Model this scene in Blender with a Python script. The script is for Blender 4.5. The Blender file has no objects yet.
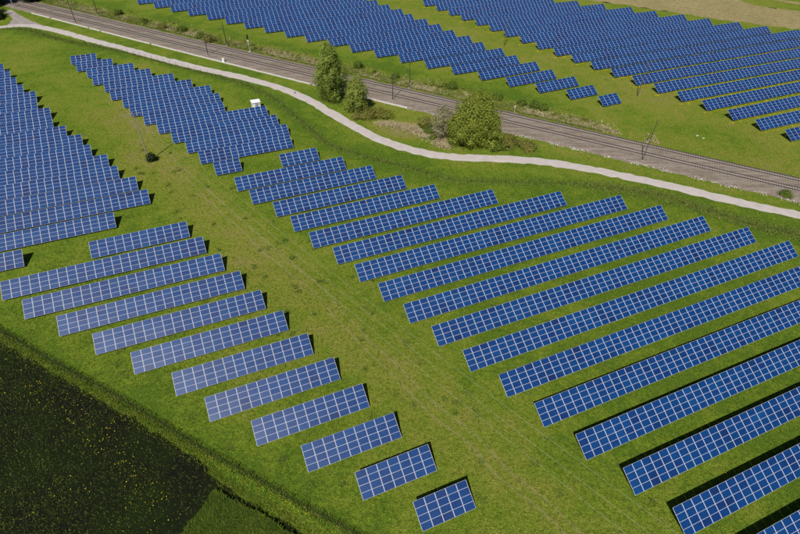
import bpy, math, random
import numpy as np
from mathutils import Matrix, Vector

random.seed(7)
RNG = np.random.default_rng(11)
SC = bpy.context.scene
COL = SC.collection

# ---------------------------------------------------------------- camera
cam_data = bpy.data.cameras.new('camera')
cam = bpy.data.objects.new('camera', cam_data)
COL.objects.link(cam)
SC.camera = cam
cam_data.sensor_fit = 'HORIZONTAL'
cam_data.sensor_width = 36.0
cam_data.lens = 23.266
cam_data.clip_start = 0.5
cam_data.clip_end = 8000.0
PITCH, ROLL = math.radians(42.794), math.radians(1.5603)
fw = Vector((0, math.cos(PITCH), -math.sin(PITCH)))
up = Vector((0, math.sin(PITCH), math.cos(PITCH)))
rt = Vector((1, 0, 0))
r2 = math.cos(ROLL) * rt + math.sin(ROLL) * up
u2 = -math.sin(ROLL) * rt + math.cos(ROLL) * up
m = Matrix.Identity(4)
for i in range(3):
    m[i][0], m[i][1], m[i][2] = r2[i], u2[i], -fw[i]
m[2][3] = 74.95
cam.matrix_world = m

# ---------------------------------------------------------------- daylight
SUN_TO = Vector((0.245, 0.752, -1.0)).normalized()      # direction the light travels
ELEV = math.asin(-SUN_TO.z)
world = bpy.data.worlds.new('World')
SC.world = world
world.use_nodes = True
wn = world.node_tree
wn.nodes.clear()
wo = wn.nodes.new('ShaderNodeOutputWorld')
wb = wn.nodes.new('ShaderNodeBackground')
sky = wn.nodes.new('ShaderNodeTexSky')
sky.sky_type = 'NISHITA'
sky.sun_disc = False
sky.sun_elevation = ELEV
sky.sun_rotation = math.atan2(-SUN_TO.x, -SUN_TO.y)
sky.altitude = 300
sky.air_density = 0.75
sky.dust_density = 0.4
sky.ozone_density = 1.5
wb.inputs['Strength'].default_value = 0.05
wn.links.new(sky.outputs[0], wb.inputs['Color'])
wn.links.new(wb.outputs[0], wo.inputs['Surface'])

sun_data = bpy.data.lights.new('sun', 'SUN')
sun_data.energy = 5.0
sun_data.angle = math.radians(0.53)
sun_data.color = (1.0, 0.97, 0.925)
sun = bpy.data.objects.new('sun', sun_data)
sun.rotation_euler = SUN_TO.to_track_quat('-Z', 'Y').to_euler()
sun.location = (-60, -150, 220)
COL.objects.link(sun)

SC.view_settings.view_transform = 'Standard'
SC.view_settings.look = 'None'
SC.view_settings.exposure = 0.0
SC.view_settings.gamma = 1.0
SC.view_settings.use_curve_mapping = False
SC.render.engine = 'CYCLES'

# ---------------------------------------------------------------- materials
MATS = {}

class NT:
    """small helper round a material's node tree"""
    def __init__(self, name, rough=0.8, spec=0.3):
        self.mat = bpy.data.materials.new(name)
        self.mat.use_nodes = True
        self.t = self.mat.node_tree
        self.b = self.t.nodes['Principled BSDF']
        self.b.inputs['Roughness'].default_value = rough
        self.b.inputs['Specular IOR Level'].default_value = spec
        MATS[name] = self.mat
    def n(self, kind, **kw):
        nd = self.t.nodes.new(kind)
        for k, v in kw.items():
            setattr(nd, k, v)
        return nd
    def put(self, sock, val):
        if isinstance(val, bpy.types.NodeSocket):
            self.t.links.new(val, sock)
        else:
            sock.default_value = val
    def noise(self, scale, detail=4.0, rough=0.6, vec=None):
        nd = self.n('ShaderNodeTexNoise')
        nd.inputs['Scale'].default_value = scale
        nd.inputs['Detail'].default_value = detail
        nd.inputs['Roughness'].default_value = rough
        self.put(nd.inputs['Vector'], vec if vec is not None else self.pos())
        return nd.outputs['Fac']
    def pos(self):
        if not hasattr(self, '_pos'):
            self._pos = self.n('ShaderNodeNewGeometry').outputs['Position']
        return self._pos
    def island(self):
        return self.n('ShaderNodeNewGeometry').outputs['Random Per Island']
    def attr(self, name):
        return self.n('ShaderNodeAttribute', attribute_name=name).outputs['Fac']
    def math(self, op, a, b=0.0, clamp=False):
        nd = self.n('ShaderNodeMath', operation=op, use_clamp=clamp)
        self.put(nd.inputs[0], a)
        self.put(nd.inputs[1], b)
        return nd.outputs[0]
    def ramp(self, fac, stops, interp='LINEAR'):
        nd = self.n('ShaderNodeValToRGB')
        cr = nd.color_ramp
        cr.interpolation = interp
        while len(cr.elements) < len(stops):
            cr.elements.new(0.5)
        for e, (p_, c_) in zip(cr.elements, stops):
            e.position = p_
            if isinstance(c_, (int, float)):
                c_ = (c_, c_, c_)
            e.color = (*c_, 1)
        self.put(nd.inputs[0], fac)
        return nd.outputs[0]
    def mix(self, fac, a, b, kind='MIX'):
        nd = self.n('ShaderNodeMix', data_type='RGBA', blend_type=kind)
        nd.clamp_factor = True
        self.put(nd.inputs[0], fac)
        for s_, v in ((nd.inputs[6], a), (nd.inputs[7], b)):
            if isinstance(v, tuple):
                v = (*v, 1)
            self.put(s_, v)
        return nd.outputs[2]
    def col(self, c):
        if isinstance(c, tuple):
            c = (*c, 1)
        self.put(self.b.inputs['Base Color'], c)
    def bump(self, h, strength=0.5, dist=0.1):
        nd = self.n('ShaderNodeBump')
        nd.inputs['Strength'].default_value = strength
        nd.inputs['Distance'].default_value = dist
        self.put(nd.inputs['Height'], h)
        self.t.links.new(nd.outputs[0], self.b.inputs['Normal'])

def plain(name, c, rough=0.6, metal=0.0, spec=0.4, var=0.25, scale=3.0):
    k = NT(name, rough, spec)
    k.b.inputs['Metallic'].default_value = metal
    nz = k.noise(scale, 4)
    k.col(k.mix(nz, tuple(x * (1 - var) for x in c), tuple(min(1, x * (1 + var)) for x in c)))
    return k.mat

def make_materials():
    # meadow: 'dry' and 'lush' are set per vertex from where the ground is worn or moist
    k = NT('meadow', 0.9, 0.1)
    dry, lush = k.attr('dry'), k.attr('lush')
    n1, n2, n3 = k.noise(0.045, 6, 0.62), k.noise(0.28, 5, 0.65), k.noise(1.6, 5, 0.7)
    n4 = k.noise(5.5, 3, 0.7)
    d = k.math('ADD', dry, k.math('MULTIPLY', k.math('SUBTRACT', n1, 0.5), 1.2))
    d = k.math('ADD', d, k.math('MULTIPLY', k.math('SUBTRACT', n2, 0.5), 1.0))
    d = k.math('ADD', d, k.math('MULTIPLY', k.math('SUBTRACT', n3, 0.5), 0.7))
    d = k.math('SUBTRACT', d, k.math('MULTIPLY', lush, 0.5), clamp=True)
    base = k.ramp(d, [(0.0, (0.085, 0.146, 0.011)), (0.25, (0.142, 0.196, 0.016)), (0.55, (0.202, 0.212, 0.032)),
                      (0.8, (0.225, 0.202, 0.060)), (1.0, (0.31, 0.265, 0.14))])
    t = k.ramp(n4, [(0.28, 0.42), (0.5, 1.0), (0.72, 1.55)])
    c = k.mix(1.0, base, t, 'MULTIPLY')
    t2 = k.ramp(n3, [(0.3, 0.74), (0.5, 1.0), (0.7, 1.2)])
    c = k.mix(1.0, c, t2, 'MULTIPLY')
    # two faint wheel tracks wandering down the lane
    sx = k.n('ShaderNodeSeparateXYZ'); k.put(sx.inputs[0], k.pos())
    q = k.math('ADD', k.math('MULTIPLY', sx.outputs[0], 0.7316), k.math('MULTIPLY', sx.outputs[1], 0.6817))
    q = k.math('ADD', k.math('SUBTRACT', q, 37.2), k.math('MULTIPLY', k.math('SUBTRACT', k.noise(0.03, 2), 0.5), 7.0))
    q = k.math('ABSOLUTE', k.math('SUBTRACT', k.math('ABSOLUTE', q), 0.95))
    tr_ = k.math('MULTIPLY', k.ramp(q, [(0.12, 1.0), (0.34, 0.0)]), k.math('MULTIPLY', k.attr('lane'), k.ramp(n2, [(0.35, 0.15), (0.6, 0.6)])))
    c = k.mix(tr_, c, (0.27, 0.235, 0.10))
    weed = k.ramp(k.noise(0.55, 3, 0.55), [(0.62, 0.0), (0.70, 1.0)])
    c = k.mix(k.math('MULTIPLY', weed, 0.4), c, (0.032, 0.072, 0.006))
    k.col(c)
    k.bump(k.math('ADD', n4, k.math('MULTIPLY', n3, 1.5)), 0.9, 0.22)

    k = NT('stubble', 0.95, 0.1)
    nA, nB, nC = k.noise(0.06, 5), k.noise(0.5, 5, 0.7), k.noise(4.0, 4, 0.7)
    c = k.ramp(nB, [(0.25, (0.16, 0.125, 0.05)), (0.5, (0.28, 0.225, 0.105)), (0.75, (0.36, 0.30, 0.15))])
    c = k.mix(k.ramp(nA, [(0.42, 0.0), (0.75, 0.45)]), c, (0.15, 0.15, 0.045))
    c = k.mix(1.0, c, k.ramp(nC, [(0.3, 0.7), (0.7, 1.25)]), 'MULTIPLY')
    k.col(c); k.bump(nC, 0.6, 0.1)

    k = NT('dark_soil', 0.95, 0.05)
    nA, nB, nC = k.noise(0.12, 5), k.noise(1.2, 5, 0.7), k.noise(6.0, 4, 0.75)
    c = k.ramp(nB, [(0.25, (0.005, 0.006, 0.004)), (0.55, (0.010, 0.011, 0.006)), (0.8, (0.020, 0.022, 0.010))])
    c = k.mix(k.ramp(nA, [(0.4, 0.0), (0.65, 0.7)]), c, (0.013, 0.024, 0.004))
    c = k.mix(1.0, c, k.ramp(nC, [(0.3, 0.5), (0.7, 1.6)]), 'MULTIPLY')
    k.col(c); k.bump(nC, 0.9, 0.15)

    k = NT('path_gravel', 0.92, 0.15)
    nA, nB = k.noise(0.5, 6, 0.7), k.noise(8.0, 5, 0.75)
    c = k.ramp(nA, [(0.3, (0.41, 0.36, 0.33)), (0.7, (0.52, 0.465, 0.43))])
    c = k.mix(1.0, c, k.ramp(nB, [(0.3, 0.82), (0.7, 1.12)]), 'MULTIPLY')
    k.col(c); k.bump(nB, 0.3, 0.03)

    k = NT('side_gravel', 0.95, 0.1)
    nA, nB = k.noise(0.4, 4), k.noise(7.0, 5, 0.75)
    c = k.ramp(nA, [(0.3, (0.26, 0.22, 0.20)), (0.7, (0.37, 0.32, 0.295))])
    k.col(k.mix(1.0, c, k.ramp(nB, [(0.3, 0.75), (0.7, 1.15)]), 'MULTIPLY')); k.bump(nB, 0.4, 0.04)

    k = NT('ballast', 0.95, 0.15)
    mp = k.n('ShaderNodeMapping')
    mp.inputs['Rotation'].default_value = (0, 0, math.radians(25.3))
    mp.inputs['Scale'].default_value = (0.12, 1.0, 1.0)
    k.put(mp.inputs['Vector'], k.pos())
    nA, nB, nC = k.noise(0.9, 5, 0.65, mp.outputs[0]), k.noise(1.1, 5, 0.7), k.noise(7.0, 4, 0.8)
    vor = k.n('ShaderNodeTexVoronoi'); vor.inputs['Scale'].default_value = 9.0
    k.put(vor.inputs['Vector'], k.pos())
    c = k.ramp(nB, [(0.25, (0.13, 0.10, 0.075)), (0.55, (0.215, 0.172, 0.134)), (0.8, (0.30, 0.25, 0.20))])
    c = k.mix(k.ramp(nA, [(0.42, 0.0), (0.62, 0.7)]), c, (0.32, 0.272, 0.222))
    c = k.mix(1.0, c, k.ramp(nC, [(0.3, 0.62), (0.7, 1.3)]), 'MULTIPLY')
    k.col(c); k.bump(vor.outputs['Distance'], 0.8, 0.08)

    # photovoltaic glass: blue cells, each panel a slightly different tone
    k = NT('panel_glass', 0.37, 0.58)
    oi = k.n('ShaderNodeObjectInfo').outputs['Random']
    rnd = k.math('FRACT', k.math('ADD', k.math('MULTIPLY', oi, 7.31), k.island()))
    batch = k.ramp(k.noise(0.16, 3, 0.6), [(0.3, 0.0), (0.7, 1.0)])
    rnd = k.math('ADD', k.math('MULTIPLY', rnd, 0.55), k.math('MULTIPLY', batch, 0.45))
    c = k.ramp(rnd, [(0.0, (0.005, 0.016, 0.075)), (0.14, (0.002, 0.023, 0.108)), (0.35, (0.001, 0.032, 0.135)),
                     (0.75, (0.001, 0.039, 0.152)), (1.0, (0.003, 0.052, 0.178))])
    c = k.mix(1.0, c, k.ramp(k.noise(1.1, 4, 0.7), [(0.25, 0.86), (0.75, 1.12)]), 'MULTIPLY')
    k.col(c)
    k.b.inputs['Coat Weight'].default_value = 0.0
    k.b.inputs['IOR'].default_value = 1.5

    plain('aluminium', (0.52, 0.53, 0.59), 0.45, 0.0, 0.5, 0.06)
    plain('galvanised', (0.42, 0.44, 0.47), 0.5, 0.3, 0.5, 0.15)
    plain('mast_steel', (0.045, 0.05, 0.045), 0.6, 0.0, 0.3, 0.3)
    plain('rail_steel', (0.045, 0.032, 0.025), 0.5, 0.0, 0.4, 0.35)
    plain('concrete', (0.30, 0.26, 0.235), 0.9, 0.0, 0.2, 0.25, 2.0)
    plain('concrete_white', (0.56, 0.52, 0.48), 0.9, 0.0, 0.2, 0.2, 1.2)
    plain('white_paint', (0.80, 0.80, 0.80), 0.5, 0.0, 0.4, 0.04)
    plain('grey_paint', (0.30, 0.32, 0.35), 0.5, 0.0, 0.4, 0.1)
    plain('wood_pole', (0.27, 0.235, 0.19), 0.9, 0.0, 0.2, 0.3, 6.0)
    plain('dark_wood', (0.12, 0.095, 0.075), 0.9, 0.0, 0.2, 0.3, 6.0)
    plain('wire', (0.42, 0.40, 0.32), 0.45, 0.0, 0.5, 0.1)
    plain('green_wire', (0.016, 0.036, 0.010), 0.9, 0.0, 0.0, 0.2)
    plain('fence_post', (0.045, 0.075, 0.035), 0.7, 0.0, 0.3, 0.3)
    plain('bark', (0.10, 0.08, 0.06), 0.95, 0.0, 0.1, 0.35, 5.0)
    plain('birch_bark', (0.36, 0.33, 0.29), 0.9, 0.0, 0.1, 0.45, 4.0)
    plain('black_paint', (0.02, 0.02, 0.022), 0.5, 0.0, 0.4, 0.2)
    plain('lime_stone', (0.5, 0.48, 0.47), 0.9, 0.0, 0.2, 0.2, 4.0)

    def leaf(name, stops, trans=0.22, rough=0.7):
        k = NT(name, rough, 0.2)
        big = k.noise(0.5, 3)
        f = k.math('ADD', k.math('MULTIPLY', k.island(), 0.75), k.math('MULTIPLY', k.math('SUBTRACT', big, 0.37), 0.9), clamp=True)
        c = k.ramp(f, stops)
        k.col(c)
        tr = k.n('ShaderNodeBsdfTranslucent')
        k.put(tr.inputs['Color'], c)
        mx = k.n('ShaderNodeMixShader')
        mx.inputs[0].default_value = trans
        out = k.t.nodes['Material Output']
        k.t.links.new(k.b.outputs[0], mx.inputs[1])
        k.t.links.new(tr.outputs[0], mx.inputs[2])
        k.t.links.new(mx.outputs[0], out.inputs['Surface'])
    leaf('leaf_willow', [(0, (0.12, 0.16, 0.024)), (0.5, (0.25, 0.325, 0.055)), (1, (0.38, 0.45, 0.10))], 0.4)
    leaf('leaf_birch', [(0, (0.11, 0.145, 0.022)), (0.5, (0.28, 0.335, 0.058)), (1, (0.42, 0.45, 0.12))], 0.4)
    leaf('leaf_sallow', [(0, (0.09, 0.11, 0.012)), (0.5, (0.26, 0.31, 0.040)), (1, (0.42, 0.45, 0.085))], 0.4)
    leaf('leaf_grey', [(0, (0.14, 0.125, 0.055)), (0.5, (0.27, 0.245, 0.13)), (1, (0.42, 0.38, 0.24))])
    leaf('leaf_shrub', [(0, (0.09, 0.095, 0.016)), (0.5, (0.19, 0.19, 0.035)), (1, (0.29, 0.26, 0.07))])
    leaf('leaf_green', [(0, (0.05, 0.085, 0.010)), (0.5, (0.105, 0.155, 0.016)), (1, (0.18, 0.22, 0.035))])
    leaf('leaf_dark', [(0, (0.006, 0.012, 0.003)), (0.5, (0.014, 0.026, 0.005)), (1, (0.035, 0.055, 0.010))], 0.1)
    leaf('grass_short', [(0, (0.045, 0.08, 0.006)), (0.5, (0.105, 0.145, 0.010)), (0.85, (0.17, 0.18, 0.022)), (1, (0.26, 0.23, 0.08))], 0.2)
    leaf('grass_tall', [(0, (0.08, 0.12, 0.014)), (0.5, (0.14, 0.19, 0.024)), (1, (0.24, 0.25, 0.07))], 0.2)
    leaf('grass_dry', [(0, (0.20, 0.16, 0.07)), (0.5, (0.40, 0.33, 0.18)), (1, (0.58, 0.50, 0.33))], 0.2)
    leaf('field_plant', [(0, (0.012, 0.022, 0.004)), (0.45, (0.032, 0.050, 0.007)), (0.8, (0.080, 0.105, 0.011)), (1, (0.20, 0.20, 0.025))], 0.2)
    leaf('crop_leaf', [(0, (0.034, 0.064, 0.005)), (0.5, (0.068, 0.112, 0.008)), (1, (0.13, 0.165, 0.016))], 0.2)
    leaf('petal', [(0, (0.30, 0.27, 0.01)), (0.5, (0.48, 0.40, 0.012)), (1, (0.70, 0.55, 0.02))], 0.2)
make_materials()

# ---------------------------------------------------------------- mesh helpers
def link(name, me, parent=None, mat=None):
    o = bpy.data.objects.new(name, me)
    COL.objects.link(o)
    if parent is not None:
        o.parent = parent
    if mat and me is not None and not me.materials:
        me.materials.append(MATS[mat])
    return o

def tag(o, label=None, cat=None, group=None, kind=None):
    if label: o['label'] = label
    if cat: o['category'] = cat
    if group: o['group'] = group
    if kind: o['kind'] = kind
    return o

def thing(name, loc, label, cat, group=None, rz=0.0):
    o = bpy.data.objects.new(name, None)
    o.empty_display_size = 0.5
    COL.objects.link(o)
    o.location = loc
    o.rotation_euler = (0, 0, rz)
    return tag(o, label, cat, group)

def mesh_arrays(name, V, F, mats=(), midx=None, smooth=False):
    """V (n,3), F (m,k) with one face size"""
    V = np.asarray(V, dtype=np.float32); F = np.asarray(F, dtype=np.int32)
    me = bpy.data.meshes.new(name)
    nf, k = F.shape
    me.vertices.add(len(V)); me.vertices.foreach_set('co', V.ravel())
    me.loops.add(nf * k); me.loops.foreach_set('vertex_index', F.ravel())
    me.polygons.add(nf)
    me.polygons.foreach_set('loop_start', np.arange(0, nf * k, k, dtype=np.int32))
    me.polygons.foreach_set('loop_total', np.full(nf, k, dtype=np.int32))
    for mname in mats:
        me.materials.append(MATS[mname])
    if midx is not None:
        me.polygons.foreach_set('material_index', np.asarray(midx, dtype=np.int32))
    me.polygons.foreach_set('use_smooth', np.full(nf, bool(smooth)))
    me.update(calc_edges=True)
    return me

class MB:
    def __init__(self):
        self.v, self.f, self.m = [], [], []
    def add(self, vs, fs, mi=0):
        b = len(self.v)
        self.v += [tuple(q) for q in vs]
        self.f += [tuple(i + b for i in q) for q in fs]
        self.m += [mi] * len(fs)
        return self
    def box(self, c, s, mi=0, M=None):
        x, y, z = s[0] / 2, s[1] / 2, s[2] / 2
        vs = [Vector((i * x, j * y, k * z)) for k in (-1, 1) for j in (-1, 1) for i in (-1, 1)]
        vs = [(M @ q if M is not None else q) + Vector(c) for q in vs]
        return self.add(vs, [(0, 2, 3, 1), (4, 5, 7, 6), (0, 1, 5, 4), (1, 3, 7, 5), (3, 2, 6, 7), (2, 0, 4, 6)], mi)
    def tube(self, pts, rad, n=8, mi=0, cap=True):
        pts = [Vector(q) for q in pts]
        if isinstance(rad, (int, float)):
            rad = [rad] * len(pts)
        rings = []
        for i, q in enumerate(pts):
            d = (pts[min(i + 1, len(pts) - 1)] - pts[max(i - 1, 0)]).normalized()
            a = d.cross(Vector((0, 0, 1)) if abs(d.z) < 0.9 else Vector((1, 0, 0))).normalized()
            b = d.cross(a)
            rings.append([q + rad[i] * (math.cos(t) * a + math.sin(t) * b) for t in [2 * math.pi * k / n for k in range(n)]])
        vs = [q for r in rings for q in r]
        fs = []
        for i in range(len(pts) - 1):
            for k in range(n):
                a, b = i * n + k, i * n + (k + 1) % n
                fs.append((a, b, b + n, a + n))
        if cap:
            fs.append(tuple(reversed(range(n))))
            fs.append(tuple((len(pts) - 1) * n + k for k in range(n)))
        return self.add(vs, fs, mi)
    def mesh(self, name, mats, smooth=False):
        me = bpy.data.meshes.new(name)
        me.from_pydata(self.v, [], self.f)
        for q in (mats if isinstance(mats, (tuple, list)) else (mats,)):
            me.materials.append(MATS[q])
        me.polygons.foreach_set('material_index', self.m)
        if smooth:
            me.polygons.foreach_set('use_smooth', [True] * len(me.polygons))
        me.update()
        return me
    def obj(self, name, mats, parent=None, smooth=False):
        return link(name, self.mesh(name, mats, smooth), parent)

def polydist(P, line):
    """distance of points P (n,2) to a polyline"""
    line = np.asarray(line, float)
    best = np.full(len(P), 1e9)
    for a, b in zip(line[:-1], line[1:]):
        d = b - a
        t = np.clip(((P - a) @ d) / (d @ d), 0, 1)
        q = P - (a + t[:, None] * d)
        best = np.minimum(best, np.hypot(q[:, 0], q[:, 1]))
    return best

def resample(line, step):
    line = np.asarray(line, float)
    seg = np.hypot(*np.diff(line, axis=0).T)
    s = np.concatenate([[0], np.cumsum(seg)])
    n = max(2, int(round(s[-1] / step)) + 1)
    t = np.linspace(0, s[-1], n)
    return np.stack([np.interp(t, s, line[:, 0]), np.interp(t, s, line[:, 1])], 1)

def smooth_line(line, step=2.0, it=3):
    q = resample(line, step)
    for _ in range(it):
        q[1:-1] = 0.25 * q[:-2] + 0.5 * q[1:-1] + 0.25 * q[2:]
    return q

def normals2(q):
    d = np.gradient(q, axis=0)
    d /= np.hypot(d[:, 0], d[:, 1])[:, None]
    return np.stack([-d[:, 1], d[:, 0]], 1)

def inside(P, poly):
    poly = np.asarray(poly, float)
    x, y = P[:, 0], P[:, 1]
    r = np.zeros(len(P), bool)
    j = len(poly) - 1
    for i in range(len(poly)):
        xi, yi = poly[i]; xj, yj = poly[j]
        c = ((yi > y) != (yj > y)) & (x < (xj - xi) * (y - yi) / (yj - yi + 1e-12) + xi)
        r ^= c
        j = i
    return r

# ---------------------------------------------------------------- lines of the place (metres, x right, y away)
PATH = [(-185, 204), (-177.5, 210.9), (-166.26, 218.87), (-161.51, 221.33), (-155.71, 222.04), (-148.1, 219.36), (-140.35, 216.17), (-132.24, 211.94), (-121.22, 206.09), (-109.49, 200.47), (-95.36, 193.39), (-81.94, 186.68), (-69.47, 181.26), (-57.6, 176.39), (-47.9, 171.77), (-39.16, 166.49), (-29.57, 158.42), (-19.54, 147.41), (-13.03, 140.66), (-7.71, 135.73), (-1.8, 131.74), (5.3, 128.42), (12.24, 126.68), (18.61, 126.27), (25.01, 126.39), (31.97, 126.2), (41.94, 124.9), (50.93, 122.24), (59.51, 119.11), (67.78, 115.98), (76.73, 112.1), (85.28, 108.33), (97.76, 103.48), (107.73, 99.77), (140, 87)]
FENCE_U = [(-174.06, 216.9), (-164.92, 217.0), (-159.22, 217.27), (-152.01, 215.24), (-135.42, 206.32), (-107.75, 196.28), (-80.84, 183.35), (-65.41, 175.62), (-53.41, 168.98), (-44.02, 161.06), (-31.65, 145.14), (-27.04, 138.53), (-21.37, 130.69), (-16.58, 128.18), (-8.2, 123.83), (1.43, 120.24), (9.85, 115.32), (15.02, 114.16), (23.38, 114.29), (35.89, 114.24), (48.03, 113.81), (56.22, 112.47), (65.61, 109.8), (73.86, 105.06), (83.68, 98.71), (93.2, 95.18), (102.57, 91.45)]
FENCE_L = [(-90.13, 68.95), (-73.46, 60.62), (-57.97, 52.75), (-50.3, 49.29), (-39.71, 43.95), (-31.75, 39.68), (-23.81, 35.81), (-15.62, 31.87), (-11.14, 29.61), (-5.86, 27.22), (7.5, 20.54), (30, 9)]
FIELD_EDGE = [(-88.55, 66.6), (-72.11, 58.31), (-64.15, 54.33), (-48.87, 46.83), (-38.73, 41.77), (-29.17, 36.75), (-26.87, 34.5), (-23.7, 32.51), (-20.43, 30.89), (-16.07, 28.94), (-12.71, 27.17), (-6.92, 24.17), (10, 15.3), (30, 4)]
def near_y(x): return 5.05e-5 * x * x - 0.4717 * x + 162.84
def far_y(x): return 5.2e-5 * x * x - 0.4681 * x + 168.22
def bed_lo(x): return 9.8e-5 * x * x - 0.4793 * x + 156.3
def bed_hi(x): return 4.3e-5 * x * x - 0.4767 * x + 170.84

# ---------------------------------------------------------------- setting
def ground():
    def axis(lo, hi, step, far):
        a = list(np.arange(lo, hi + 1e-6, step))
        left = [lo - far, lo - far / 3, lo - 300, lo - 100, lo - 40, lo - 15]
        right = [hi + 15, hi + 40, hi + 100, hi + 300, hi + far / 3, hi + far]
        return np.array(left + a + right)
    xs, ys = axis(-215, 225, 1.6, 3500), axis(8, 312, 1.6, 3500)
    X, Y = np.meshgrid(xs, ys)
    P = np.stack([X.ravel(), Y.ravel()], 1)
    Z = np.zeros(len(P))
    inner = (P[:, 0] > -225) & (P[:, 0] < 235) & (P[:, 1] > 0) & (P[:, 1] < 325)
    nx, ny = len(xs), len(ys)
    idx = np.arange(nx * ny).reshape(ny, nx)
    F = np.stack([idx[:-1, :-1], idx[:-1, 1:], idx[1:, 1:], idx[1:, :-1]], -1).reshape(-1, 4)
    me = mesh_arrays('ground', np.column_stack([P, Z]), F, ('meadow',))
    dry = np.full(len(P), 0.20)
    lush = np.zeros(len(P))
    lane = [(-95, 175), (-72, 128), (-55, 108), (-30, 84), (0, 53), (22, 32), (36, 12), (44, -5)]
    d = polydist(P, lane)
    dry += 0.30 * np.exp(-(d / 8.0) ** 2)
    lane_w = np.exp(-(d / 9.0) ** 2)
    d = polydist(P, [(-160, 205), (-120, 175), (-92, 150), (-72, 122)])
    dry += 0.12 * np.exp(-(d / 12) ** 2)
    d = polydist(P, [(0, 255), (20, 228), (45, 207), (70, 186), (92, 162), (112, 140)])
    dry += 0.16 * np.exp(-(d / 9) ** 2)
    # rough verges of the railway
    up_ = P[:, 1] - bed_hi(P[:, 0]); lo_ = bed_lo(P[:, 0]) - P[:, 1]
    w = np.exp(-((up_ - 4.5) / 3.5) ** 2) * (up_ > -1)
    w *= np.clip(1.0 - (P[:, 0] - 45) / 30, 0.3, 1)
    dry += 0.75 * w
    w = np.exp(-((lo_ - 3) / 3.0) ** 2) * (lo_ > -1) * (P[:, 0] > -20)
    dry += 0.28 * w
    d = np.hypot((P[:, 0] - 2) / 12, (P[:, 1] - 142) / 6)
    dry += 0.55 * np.exp(-d ** 4)
    # moist strips and the lusher grass between the rows
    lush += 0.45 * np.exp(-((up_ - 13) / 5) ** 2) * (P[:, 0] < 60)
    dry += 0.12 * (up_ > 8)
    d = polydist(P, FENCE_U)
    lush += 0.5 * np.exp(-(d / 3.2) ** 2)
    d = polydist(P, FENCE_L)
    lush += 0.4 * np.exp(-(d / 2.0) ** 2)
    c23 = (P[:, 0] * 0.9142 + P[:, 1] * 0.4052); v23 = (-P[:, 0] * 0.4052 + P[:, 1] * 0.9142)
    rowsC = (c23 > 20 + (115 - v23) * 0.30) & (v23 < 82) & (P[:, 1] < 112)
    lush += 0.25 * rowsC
    for nm, arr in (('dry', dry), ('lush', lush), ('lane', lane_w)):
        a = me.attributes.new(nm, 'FLOAT', 'POINT')
        a.data.foreach_set('value', arr.astype(np.float32))
    tag(link('ground', me), 'green and olive meadow under all the solar rows', None, None, 'structure')

def sheet(name, poly, z, mat, label, step=2.0, jit=0.35, seed=1, kind='structure'):
    """flat irregular sheet from an outline"""
    rng = np.random.default_rng(seed)
    q = np.vstack([np.asarray(poly, float), np.asarray(poly, float)[:1]])
    q = resample(q, step)[:-1]
    if jit:
        q = q + rng.normal(0, jit, q.shape)
    import bmesh
    bm = bmesh.new()
    vs = [bm.verts.new((a, b, z)) for a, b in q]
    f = bm.faces.new(vs)
    if f.normal.z < 0:
        f.normal_flip()
    bmesh.ops.triangulate(bm, faces=[f])
    me = bpy.data.meshes.new(name)
    bm.to_mesh(me); bm.free()
    for poly_ in me.polygons:
        pass
    o = link(name, me, None, mat)
    return tag(o, label, None, None, kind)

def strip(name, line, offs, zs, mat, label, jit=0.0, kind='structure', parent=None):
    q = np.asarray(line, float)
    n = normals2(q)
    rng = np.random.default_rng(5)
    V, k = [], len(offs)
    for j, (o_, z) in enumerate(zip(offs, zs)):
        e = rng.normal(0, jit, len(q)) if j in (0, k - 1) else np.zeros(len(q))
        V.append(np.column_stack([q + n * (o_ + e)[:, None], np.full(len(q), z)]))
    V = np.stack(V, 1).reshape(-1, 3)
    idx = np.arange(len(V)).reshape(len(q), k)
    F = np.stack([idx[:-1, :-1], idx[:-1, 1:], idx[1:, 1:], idx[1:, :-1]], -1).reshape(-1, 4)[:, ::-1]
    o = link(name, mesh_arrays(name, V, F, (mat,)), parent)
    if label:
        tag(o, label, None, None, kind)
    return o

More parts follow.
